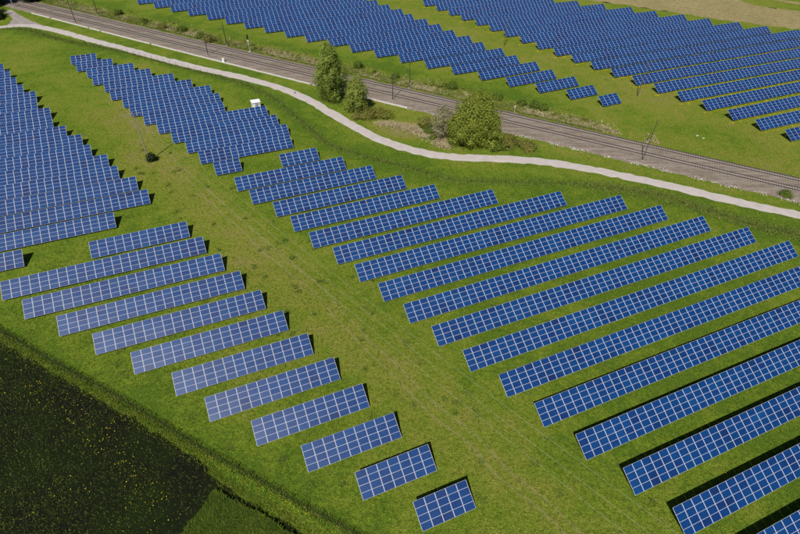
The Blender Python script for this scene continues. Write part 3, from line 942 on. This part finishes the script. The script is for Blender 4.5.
# ---------------------------------------------------------------- fences
def fence(line, step, h, label, strands, verts, post_r=0.045):
    q = resample(line, step)
    root = thing('wire_fence', (float(q[0][0]), float(q[0][1]), 0), label, 'fence')
    pm = MB().tube([(0, 0, 0), (0, 0, h + 0.1)], post_r, 6).mesh('post', 'fence_post')
    o0 = q[0]
    for p_ in q:
        o = link('post', pm, root)
        o.location = (p_[0] - o0[0], p_[1] - o0[1], 0)
        o.rotation_euler = (random.gauss(0, 0.02), random.gauss(0, 0.02), 0)
    V, F = [], []
    def bar(a, b, r):
        a, b = np.array(a), np.array(b)
        d = (b - a) / np.linalg.norm(b - a)
        s = np.cross(d, [0, 0, 1.0]) if abs(d[2]) < 0.9 else np.array([1.0, 0, 0])
        s = s / np.linalg.norm(s); t = np.cross(d, s)
        k = len(V)
        for e in (a, b):
            for ang in (0, 2.094, 4.189):
                V.append(e + r * (math.cos(ang) * s + math.sin(ang) * t))
        F.extend([(k, k + 1, k + 4, k + 3), (k + 1, k + 2, k + 5, k + 4), (k + 2, k, k + 3, k + 5)])
    for a, b in zip(q[:-1], q[1:]):
        a, b = a - o0, b - o0
        for z in strands:
            bar((*a, z), (*b, z), 0.009)
        if verts:
            m_ = int(step / verts)
            for j in range(m_):
                c = a + (b - a) * (j + 0.5) / m_
                bar((*c, 0.05), (*c, h), 0.006)
    o = link('wire_mesh', mesh_arrays('wire_mesh', V, F, ('green_wire',)), root)
    o['kind'] = 'stuff'
fence(FENCE_U, 3.0, 1.5, 'low wire fence with green posts between the central rows and the path', [0.15, 0.5, 0.85, 1.15, 1.45], 0)
fence(FENCE_L, 2.5, 1.3, 'dark green mesh fence between the short rows and the dark field', [0.05, 0.2, 0.4, 0.6, 0.8, 1.0, 1.15, 1.28], 0.2)

# ---------------------------------------------------------------- plants
def leaf_mesh(name, C, N, size, mat, aspect=0.6):
    """one quad per leaf: centres C (n,3), normals N (n,3), sizes (n,)"""
    N = N / np.linalg.norm(N, axis=1)[:, None]
    a = np.cross(N, RNG.normal(size=N.shape)); a /= np.linalg.norm(a, axis=1)[:, None] + 1e-9
    b = np.cross(N, a)
    s = np.asarray(size)[:, None]
    a = a * s; b = b * s * aspect
    V = np.stack([C - a, C - b * 0.9 + a * 0.1, C + a, C + b * 0.9 + a * 0.1], 1).reshape(-1, 3)
    F = np.arange(len(V)).reshape(-1, 4)
    return mesh_arrays(name, V, F, (mat,))

def crown(parent, rx, ry, z0, z1, n_clump, per, leaf, mat, droop=0.0, shape=1.0, clump_r=0.9, name='crown'):
    """uneven crown: clumps through an egg volume, dense towards the outside, gaps between"""
    t = RNG.random(n_clump)
    zc = z0 + (z1 - z0) * t
    prof = np.power(np.clip(np.sin(np.pi * np.clip(t * 0.86 + 0.12, 0, 1)), 0.02, 1), shape)
    th = RNG.random(n_clump) * 2 * math.pi
    ph = RNG.random(3) * 6.28
    lobe = 1 + 0.17 * np.sin(3 * th + ph[0] + 4 * t) + 0.14 * np.sin(2 * th + ph[1] - 7 * t) + 0.1 * np.sin(9 * t + ph[2])
    rad = np.sqrt(RNG.uniform(0.05, 1.0, n_clump)) * prof * lobe * RNG.uniform(0.72, 1.15, n_clump)
    ctr = np.stack([rad * np.cos(th) * rx, rad * np.sin(th) * ry, zc], 1)
    cr = clump_r * RNG.uniform(0.55, 1.35, n_clump)
    k = np.repeat(np.arange(n_clump), per)
    off = RNG.normal(size=(len(k), 3)) * 0.55
    if droop:
        off[:, 2] = off[:, 2] * (1 + droop) - np.abs(RNG.normal(size=len(k))) * droop
    C = ctr[k] + off * cr[k][:, None]
    C[:, 2] = np.maximum(C[:, 2], 0.15)
    mid = np.array([0, 0, z0 + 0.4 * (z1 - z0)])
    out = (ctr[k] - mid) / np.array([rx, ry, (z1 - z0) * 0.6])
    N = out * 1.0 + off * 1.0 + RNG.normal(size=C.shape) * 0.4 + np.array([0, 0, 0.5])
    sz = leaf * RNG.uniform(0.6, 1.4, len(k))
    link(name, leaf_mesh(name, C, N, sz, mat), parent)

def tree(x, y, h, rx, label, mat, bark='bark', name='tree', cat='tree', n_clump=220, per=70, leaf=0.22, droop=0.0, base=0.14, shape=0.8, ry=None, group=None, trunk_r=0.28, clump_r=0.9, stems=1):
    root = thing(name, (x, y, 0), label, cat, group)
    ry = ry or rx
    mb = MB()
    for s in range(stems):
        ox, oy = (random.uniform(-0.5, 0.5), random.uniform(-0.5, 0.5)) if stems > 1 else (0, 0)
        lean = (random.uniform(-0.12, 0.12) * h * (0.8 if stems > 1 else 0.3), random.uniform(-0.08, 0.08) * h * 0.5)
        pts = [(ox + lean[0] * t * t, oy + lean[1] * t * t, h * 0.92 * t) for t in (0, 0.12, 0.3, 0.5, 0.7, 0.88, 1.0)]
        rr = [trunk_r * q / math.sqrt(stems) for q in (1.25, 1.0, 0.85, 0.62, 0.4, 0.2, 0.06)]
        mb.tube(pts, rr, 8)
        for i in range(9):
            t = random.uniform(0.22, 0.85); a = random.uniform(0, 6.28)
            bx, by, bz = ox + lean[0] * t * t, oy + lean[1] * t * t, h * 0.92 * t
            L = (0.55 + 0.4 * random.random()) * rx * (1.1 - t * 0.6)
            r0 = trunk_r * 0.34 * (1.1 - t)
            mb.tube([(bx, by, bz), (bx + L * 0.5 * math.cos(a), by + L * 0.5 * math.sin(a), bz + L * 0.35), (bx + L * math.cos(a), by + L * math.sin(a), bz + L * (0.55 - droop * 0.3))], [r0, r0 * 0.65, r0 * 0.2], 6)
    mb.obj('trunk', bark, root, True)
    crown(root, rx, ry, h * base, h, n_clump, per, leaf, mat, droop, shape, clump_r)
    return root

def shrub(x, y, r, h, label, mat, group=None, n=None, name='shrub', leaf=0.15, ry=None):
    n = n or int(18 + 16 * r)
    root = thing(name, (x, y, 0), label, 'shrub', group)
    mb = MB()
    for i in range(7):
        a = random.uniform(0, 6.28); L = r * random.uniform(0.3, 0.75)
        mb.tube([(0.1 * math.cos(a), 0.1 * math.sin(a), 0), (L * 0.5 * math.cos(a), L * 0.5 * math.sin(a), h * 0.5), (L * math.cos(a), L * math.sin(a), h * 0.85)], [0.05, 0.035, 0.012], 5)
    mb.obj('stems', 'bark', root)
    crown(root, r, ry or r, 0.1, h, n, 60, leaf, mat, 0.0, 0.55, 0.42 * min(r, 1.6) + 0.12, name='foliage')
    return root

tree(-24.0, 160.4, 17.4, 4.5, 'tall willow like tree with drooping leaves between path and railway', 'leaf_willow', 'bark', n_clump=480, per=75, leaf=0.2, droop=0.9, base=0.04, shape=0.5, trunk_r=0.38, clump_r=0.85)
tree(-14.8, 152.4, 10.6, 3.7, 'smaller light green tree right of the tall tree', 'leaf_birch', 'birch_bark', n_clump=300, per=60, leaf=0.19, droop=0.5, base=0.04, shape=0.5, trunk_r=0.2, clump_r=0.75)
tree(20.6, 135.2, 14.2, 6.0, 'large round yellow green willow beside the railway', 'leaf_sallow', 'bark', n_clump=260, per=170, leaf=0.19, droop=0.35, base=0.03, shape=0.3, trunk_r=0.4, clump_r=1.25, stems=4)
tree(11.4, 138.2, 8.8, 3.8, 'greyish brown half bare tree leaning against the large willow', 'leaf_grey', 'bark', n_clump=150, per=50, leaf=0.16, droop=0.1, base=0.04, shape=0.55, trunk_r=0.25, clump_r=0.9, stems=3)

tree(16.0, 134.2, 9.0, 3.6, 'lower yellow green willow on the left flank of the large one', 'leaf_sallow', 'bark', n_clump=130, per=120, leaf=0.19, droop=0.3, base=0.02, shape=0.5, trunk_r=0.22, clump_r=1.05, stems=3)
tree(24.4, 133.6, 8.2, 3.4, 'lower willow on the right flank of the large one', 'leaf_sallow', 'bark', n_clump=120, per=120, leaf=0.19, droop=0.3, base=0.02, shape=0.5, trunk_r=0.22, clump_r=1.05, stems=3)

SHR = [
 (-11.2, 148.8, 2.9, 2.4, 'reddish olive shrub right below the smaller light green tree', 'leaf_shrub'),
 (-7.6, 149.6, 3.2, 2.5, 'olive shrub in the bank left of the mast', 'leaf_shrub'),
 (-5.6, 149.3, 2.0, 1.8, 'yellowish shrub at the foot of the bank near the mast', 'leaf_sallow'),
 (-14.6, 148.0, 1.6, 1.3, 'low brownish shrub on the path bank', 'leaf_shrub'),
 (6.4, 143.6, 2.7, 2.6, 'rounded olive shrub above the pale dry grass', 'leaf_shrub'),
 (7.5, 140.4, 1.4, 1.5, 'bright green shrub below the olive one', 'leaf_green'),
 (8.6, 136.6, 0.9, 0.9, 'small green shrub at the edge of the pale dry grass', 'leaf_green'),
 (31.0, 134.4, 4.0, 2.1, 'low olive shrub right of the large willow', 'leaf_shrub'),
 (26.8, 131.6, 2.0, 1.7, 'green shrub in front of the large willow', 'leaf_green'),
 (36.0, 132.6, 2.4, 1.5, 'small olive shrub at the right end of the willow thicket', 'leaf_shrub'),
 (98.5, 112.0, 1.4, 0.9, 'low green shrub on the near railway edge at the right', 'leaf_green'),
 (-78.0, 208.9, 2.3, 2.3, 'olive shrub between the two left masts', 'leaf_shrub'),
 (-82.5, 213.2, 1.7, 1.7, 'green shrub left of the olive one by the masts', 'leaf_green'),
 (-101.0, 222.3, 2.0, 1.9, 'olive shrub on the far railway verge, upper left', 'leaf_shrub'),
 (-92.0, 219.5, 2.1, 1.9, 'green shrub on the far railway verge, upper left', 'leaf_green'),
 (-111.0, 228.6, 1.7, 1.4, 'small green shrub far up the railway verge', 'leaf_green'),
 (-126.0, 238.4, 2.2, 1.8, 'dark shrub by the farthest mast', 'leaf_green'),
 (-17.0, 187.3, 1.8, 1.9, 'green shrub behind the small tree across the railway', 'leaf_green'),
 (-12.3, 183.4, 1.6, 1.5, 'yellow green shrub across the railway', 'leaf_sallow'),
 (-3.6, 178.2, 1.5, 1.6, 'green shrub behind the central mast', 'leaf_green'),
 (8.4, 174.8, 2.0, 1.6, 'pale green shrub at the left end of the far hedge', 'leaf_birch'),
 (12.4, 173.4, 2.2, 1.8, 'pale green shrub in the middle of the far hedge', 'leaf_birch'),
 (16.2, 171.6, 1.9, 1.7, 'green shrub at the right end of the far hedge', 'leaf_green'),
 (31.0, 164.3, 1.8, 1.6, 'green shrub across the railway above the marker post', 'leaf_green'),
 (42.2, 158.6, 1.7, 1.7, 'dense dark green shrub below the smallest far row', 'leaf_green'),
 (44.6, 157.2, 1.4, 1.5, 'small dense green shrub beside the dark green one', 'leaf_green'),
 (38.2, 160.4, 1.3, 1.2, 'low green shrub left of the dense pair', 'leaf_green'),
]
for (x, y, r, h, lab, mt) in SHR:
    shrub(x, y, r, h, lab, mt, 'shrubs along the railway')
shrub(-67.6, 120.6, 1.15, 2.0, 'dark green bush at the foot of the power pole', 'leaf_dark', n=40)

# trees at the upper left corner, leaf colour near black in place of deep shadow
for i, (x, y, h, r, lab) in enumerate([
        (-175.0, 229.0, 3.4, 4.2, 'dark low tree at the left edge beside the side path'),
        (-184.0, 246.0, 12.5, 5.0, 'dark tree in the upper left corner, leftmost'),
        (-172.0, 252.5, 12.0, 4.6, 'dark tree in the upper left corner, right behind the post'),
        (-160.5, 258.8, 9.0, 4.2, 'dark tree at the top edge where the railway enters'),
        (-190.0, 262.0, 13.5, 5.5, 'dark tree at the top left behind the others')]):
    tree(x, y, h, r, lab, 'leaf_dark', n_clump=150, per=60, leaf=0.3, base=0.05, shape=0.5, trunk_r=0.3, clump_r=1.2, group='dark trees in the upper left corner')

# ---------------------------------------------------------------- ground cover (uncountable)
def tufts(name, P, hgt, wid, mat, label, blades=3, lean=0.35, z0=0.0):
    """each tuft: a few leaning blades (triangles)"""
    n = len(P)
    k = np.repeat(np.arange(n), blades)
    th = RNG.random(len(k)) * 2 * math.pi
    h = np.broadcast_to(np.asarray(hgt), (n,))[k] * RNG.uniform(0.6, 1.3, len(k))
    w = np.broadcast_to(np.asarray(wid), (n,))[k] * RNG.uniform(0.6, 1.3, len(k))
    base = np.column_stack([P[k] + RNG.normal(size=(len(k), 2)) * (w * 0.6)[:, None], np.broadcast_to(np.asarray(z0, float), (n,))[k]])
    d = np.stack([np.cos(th), np.sin(th), np.zeros(len(k))], 1)
    s = np.stack([-np.sin(th), np.cos(th), np.zeros(len(k))], 1)
    tip = base + d * (h * lean * RNG.uniform(0.2, 1.8, len(k)))[:, None] + np.array([0, 0, 1]) * h[:, None]
    V = np.stack([base - s * w[:, None] * 0.5, base + s * w[:, None] * 0.5, tip], 1).reshape(-1, 3)
    F = np.arange(len(V)).reshape(-1, 3)
    o = link(name, mesh_arrays(name, V, F, (mat,)))
    return tag(o, label, None, None, 'stuff')

def along(line, n, spread, bias=0.0):
    q = resample(line, 0.5)
    nn = normals2(q)
    i = RNG.integers(0, len(q), n)
    return q[i] + nn[i] * (RNG.normal(size=n) * spread + bias)[:, None] + RNG.normal(size=(n, 2)) * 0.2

def on_path(P, m_=2.0):
    return polydist(P, PATH) < m_

def region(x0, x1, y0, y1, n):
    return np.column_stack([RNG.uniform(x0, x1, n), RNG.uniform(y0, y1, n)])

def clear(P):
    """keep away from path, railway and the dark field"""
    k = ~on_path(P, 2.1)
    k &= ~((P[:, 1] > bed_lo(P[:, 0]) - 0.6) & (P[:, 1] < bed_hi(P[:, 0]) + 0.4))
    k &= ~inside(P, FIELD_EDGE + [(30, -60), (-140, -60), (-140, 92)])
    return P[k]

def cover():
    # short meadow tufts, thinning with distance
    P = np.concatenate([region(-75, 75, 20, 80, 60000), region(-110, 110, 80, 150, 40000), region(-170, 170, 150, 270, 24000)])
    P = clear(P)
    tufts('meadow_grass', P, 0.16, 0.13, 'grass_short', 'short meadow grass tufts over the whole site', 2, 0.9)
    # tall grass along the fences
    P = np.concatenate([along(FENCE_U, 9000, 0.9, 0.4), along([q for q in FENCE_U if q[0] > 45], 6000, 1.2, 0.6)])
    tufts('fence_grass', clear(P), 0.28, 0.17, 'grass_tall', 'tall dark grass growing along the upper fence', 3, 0.8)
    tufts('field_fence_grass', clear(along(FENCE_L, 6000, 0.25, 0.0)), 0.36, 0.12, 'grass_tall', 'tall dark grass growing along the lower fence', 3, 0.4)
    # verges of the railway
    n = 26000
    x = RNG.uniform(-180, 60, n)
    t = np.abs(RNG.normal(size=n)) * 4.0 + 0.8
    P = np.column_stack([x, bed_hi(x) + t])
    tufts('verge_grass', clear(P), 0.3, 0.2, 'grass_tall', 'rough green grass on the far railway verge', 2, 1.2)
    n = 24000
    x = RNG.uniform(-165, 75, n)
    P = np.column_stack([x, bed_hi(x) + 1.5 + np.abs(RNG.normal(size=n)) * 2.6])
    P = P[np.sin(P[:, 0] * 0.35) + np.sin(P[:, 0] * 0.13 + 1) + RNG.normal(size=len(P)) * 0.5 > 0.1]
    tufts('verge_dry_grass', clear(P), 0.32, 0.22, 'grass_dry', 'pale dry grass on the far railway verge', 3, 1.4)
    # low scrub on the far verge
    for nm, mt, cnt, lab in (('verge_scrub', 'leaf_shrub', 150, 'low olive scrub scattered over the far railway verge'), ('verge_herbs', 'leaf_birch', 130, 'pale green herbs scattered over the far railway verge')):
        x = RNG.uniform(-165, 62, cnt)
        y = bed_hi(x) + 2.0 + np.abs(RNG.normal(size=cnt)) * 4.0
        r = RNG.uniform(0.35, 1.15, cnt)
        k = np.repeat(np.arange(cnt), 110)
        off = RNG.normal(size=(len(k), 3)) * 0.5
        off[:, 2] = np.abs(off[:, 2]) * 0.9
        C = np.column_stack([x, y, np.full(cnt, 0.08)])[k] + off * r[k][:, None]
        N = off + RNG.normal(size=off.shape) * 0.35 + np.array([0, 0, 0.6])
        tag(link(nm, leaf_mesh(nm, C, N, 0.15 * RNG.uniform(0.6, 1.4, len(k)), mt)), lab, None, None, 'stuff')
    # pale dry patch on the bank
    c = np.array([(-1.0, 144.2), (2.0, 143.0), (4.6, 140.8), (7.0, 137.8), (10.5, 135.5), (-5.5, 145.0), (12.0, 133.0)])
    P = c[RNG.integers(0, len(c), 2600)] + RNG.normal(size=(2600, 2)) * np.array([1.5, 0.8])
    tufts('bank_dry_grass', clear(P), 0.28, 0.2, 'grass_dry', 'pale dry grass on the bank between path and railway', 3, 1.5)
    # pale stones along the near edge of the bed
    x = np.concatenate([RNG.uniform(20, 120, 800), RNG.uniform(-10, 22, 200)])
    P = np.column_stack([x, bed_lo(x) - 0.1 + RNG.normal(size=len(x)) * 0.6])
    k = np.sin(x * 0.9) + np.sin(x * 0.37 + 2) + RNG.normal(size=len(x)) * 0.6 > -0.2
    P = P[k]
    C = np.column_stack([P, np.full(len(P), 0.10)])
    bx = np.array([(a, b, c_) for c_ in (-1, 1) for b in (-1, 1) for a in (-1, 1)], float) * 0.5
    s = RNG.uniform(0.08, 0.24, (len(P), 1, 3)) * np.array([1, 1, 0.6])
    V = (C[:, None, :] + bx[None] * s + RNG.normal(size=(len(P), 8, 3)) * 0.03).reshape(-1, 3)
    bf = np.array([(0, 2, 3, 1), (4, 5, 7, 6), (0, 1, 5, 4), (1, 3, 7, 5), (3, 2, 6, 7), (2, 0, 4, 6)])
    F = (bf[None] + (np.arange(len(P)) * 8)[:, None, None]).reshape(-1, 4)
    tag(link('edge_stones', mesh_arrays('edge_stones', V, F, ('concrete_white',))), 'pale stones scattered along the near railway edge', None, None, 'stuff')
    # weeds: flat dark leafy patches in the meadow
    ctr = np.concatenate([region(-60, 40, 30, 110, 110), along([(-72, 128), (-30, 84), (22, 32)], 50, 7)])
    ctr = clear(ctr)
    k = np.repeat(np.arange(len(ctr)), 34)
    P = ctr[k] + RNG.normal(size=(len(k), 2)) * RNG.uniform(0.15, 0.55, len(ctr))[k][:, None]
    tufts('meadow_weeds', P, 0.18, 0.22, 'leaf_green', 'dark leafy weed patches in the meadow', 2, 1.1)
    # dandelions
    P = [region(-70, 60, 22, 115, 420)]
    P.append(along([(-29, 37.7), (-20, 33.4), (-12, 29.2), (-6.5, 26.2), (4, 20)], 260, 0.55))
    P.append(along([(50, 118), (70, 110.5), (86, 103), (100, 97)], 120, 1.2))
    for (blk, x, y, azd, n, pitch, sc, _w) in ROWS:
        a = math.radians(azd)
        if blk == 'E' and n > 0:
            L = n * pitch
            m_ = int(L * 7)
            u = RNG.uniform(-2.5, L, m_); v = -0.75 + RNG.normal(size=m_) * 0.5
            P.append(np.column_stack([x + math.cos(a) * u - math.sin(a) * v, y + math.sin(a) * u + math.cos(a) * v]))
    ctr = region(-60, 60, 25, 110, 60)
    P.append(ctr[RNG.integers(0, 60, 260)] + RNG.normal(size=(260, 2)) * 0.7)
    P = np.concatenate(P)
    k = ~on_path(P, 2.0)
    P = P[k]
    C = np.column_stack([P, np.full(len(P), 0.22)])
    N = np.tile([0, -0.3, 1.0], (len(P), 1)) + RNG.normal(size=C.shape) * 0.25
    far = np.clip(P[:, 1] / 120, 0.7, 1.5)
    o = link('dandelions', leaf_mesh('dandelions', C, N, RNG.uniform(0.05, 0.12, len(P)) * far, 'petal', 1.0))
    tag(o, 'yellow dandelion flowers dotted over the meadow', None, None, 'stuff')
    # the dark field
    poly = FIELD_EDGE + [(30, -60), (-140, -60), (-140, 92)]
    P = region(-92, 12, 12, 70, 120000)
    P = P[inside(P, poly)]
    CROP = [(-25.79, 32.29), (-23.22, 31.22), (-20.84, 30.16), (-16.21, 28.06), (-13.19, 26.39), (-8.17, 23.7), (6, 16), (12, 4), (-16, 6), (-29.86, 18.42), (-29.71, 24.41), (-28.39, 26.45), (-27.32, 28.71), (-26.27, 30.8)]
    P = P[~inside(P, CROP)]
    dens = 0.5 + 0.5 * np.sin(P[:, 0] * 0.11 + 0.6) * np.sin(P[:, 1] * 0.17 + P[:, 0] * 0.05)
    d_edge = polydist(P, FIELD_EDGE)
    keep = RNG.random(len(P)) < np.clip(0.35 + 0.6 * dens + 0.25 * (P[:, 0] < -45) - 0.35 * (P[:, 0] > -34), 0.12, 1)
    tufts('field_weeds', P[keep], 0.14, 0.13, 'field_plant', 'sparse green weeds over the dark field', 2, 1.1)
    Q = P[RNG.random(len(P)) < 0.006]
    Q = np.concatenate([Q, along([(-62, 49), (-50, 43), (-40, 36), (-33, 30)], 200, 1.4)])
    Q = Q[inside(Q, poly) & ~inside(Q, CROP)]
    C = np.column_stack([Q, np.full(len(Q), 0.25)])
    N = np.tile([0, -0.3, 1.0], (len(Q), 1)) + RNG.normal(size=C.shape) * 0.4
    o = link('field_flowers', leaf_mesh('field_flowers', C, N, RNG.uniform(0.03, 0.10, len(Q)), 'petal', 1.0))
    tag(o, 'yellow flowers of the weeds in the dark field', None, None, 'stuff')
    # taller crop in the corner
    CROP = resample(np.vstack([CROP, CROP[:1]]), 0.5)[:-1]
    CROP = CROP + RNG.normal(size=CROP.shape) * 0.12
    P = region(-31, 13, 3, 33, 110000)
    P = P[inside(P, CROP)]
    z = np.minimum(polydist(P, np.vstack([CROP, CROP[:1]])) * 2.2 + 0.1, 0.62) + 0.10 * np.sin(P[:, 0] * 1.3) * np.sin(P[:, 1] * 1.7 + 1) + RNG.normal(size=len(P)) * 0.04
    tufts('standing_crop', P, 0.26, 0.13, 'crop_leaf', 'dense green crop in the bottom corner of the dark field', 3, 1.1, z)
    xs, ys = np.arange(-32, 14, 0.4), np.arange(2, 34, 0.4)
    X, Y = np.meshgrid(xs, ys); G = np.column_stack([X.ravel(), Y.ravel()])
    ins = inside(G, CROP)
    gz = np.where(ins, np.minimum(polydist(G, np.vstack([CROP, CROP[:1]])) * 2.2, 0.62), -0.3)
    idx = np.arange(len(G)).reshape(X.shape)
    F = np.stack([idx[:-1, :-1], idx[:-1, 1:], idx[1:, 1:], idx[1:, :-1]], -1).reshape(-1, 4)
    F = F[ins[F].any(1)]
    tag(link('crop_canopy', mesh_arrays('crop_canopy', np.column_stack([G, gz]), F, ('crop_leaf',), None, True)), 'closed canopy of the green crop in the bottom corner', None, None, 'stuff')
    # grass margin between the field and the fence
    P = along(FIELD_EDGE, 7000, 0.5, 0.5)
    tufts('field_margin_grass', P, 0.22, 0.14, 'grass_short', 'ragged grass margin along the dark field', 2, 0.8)
cover()
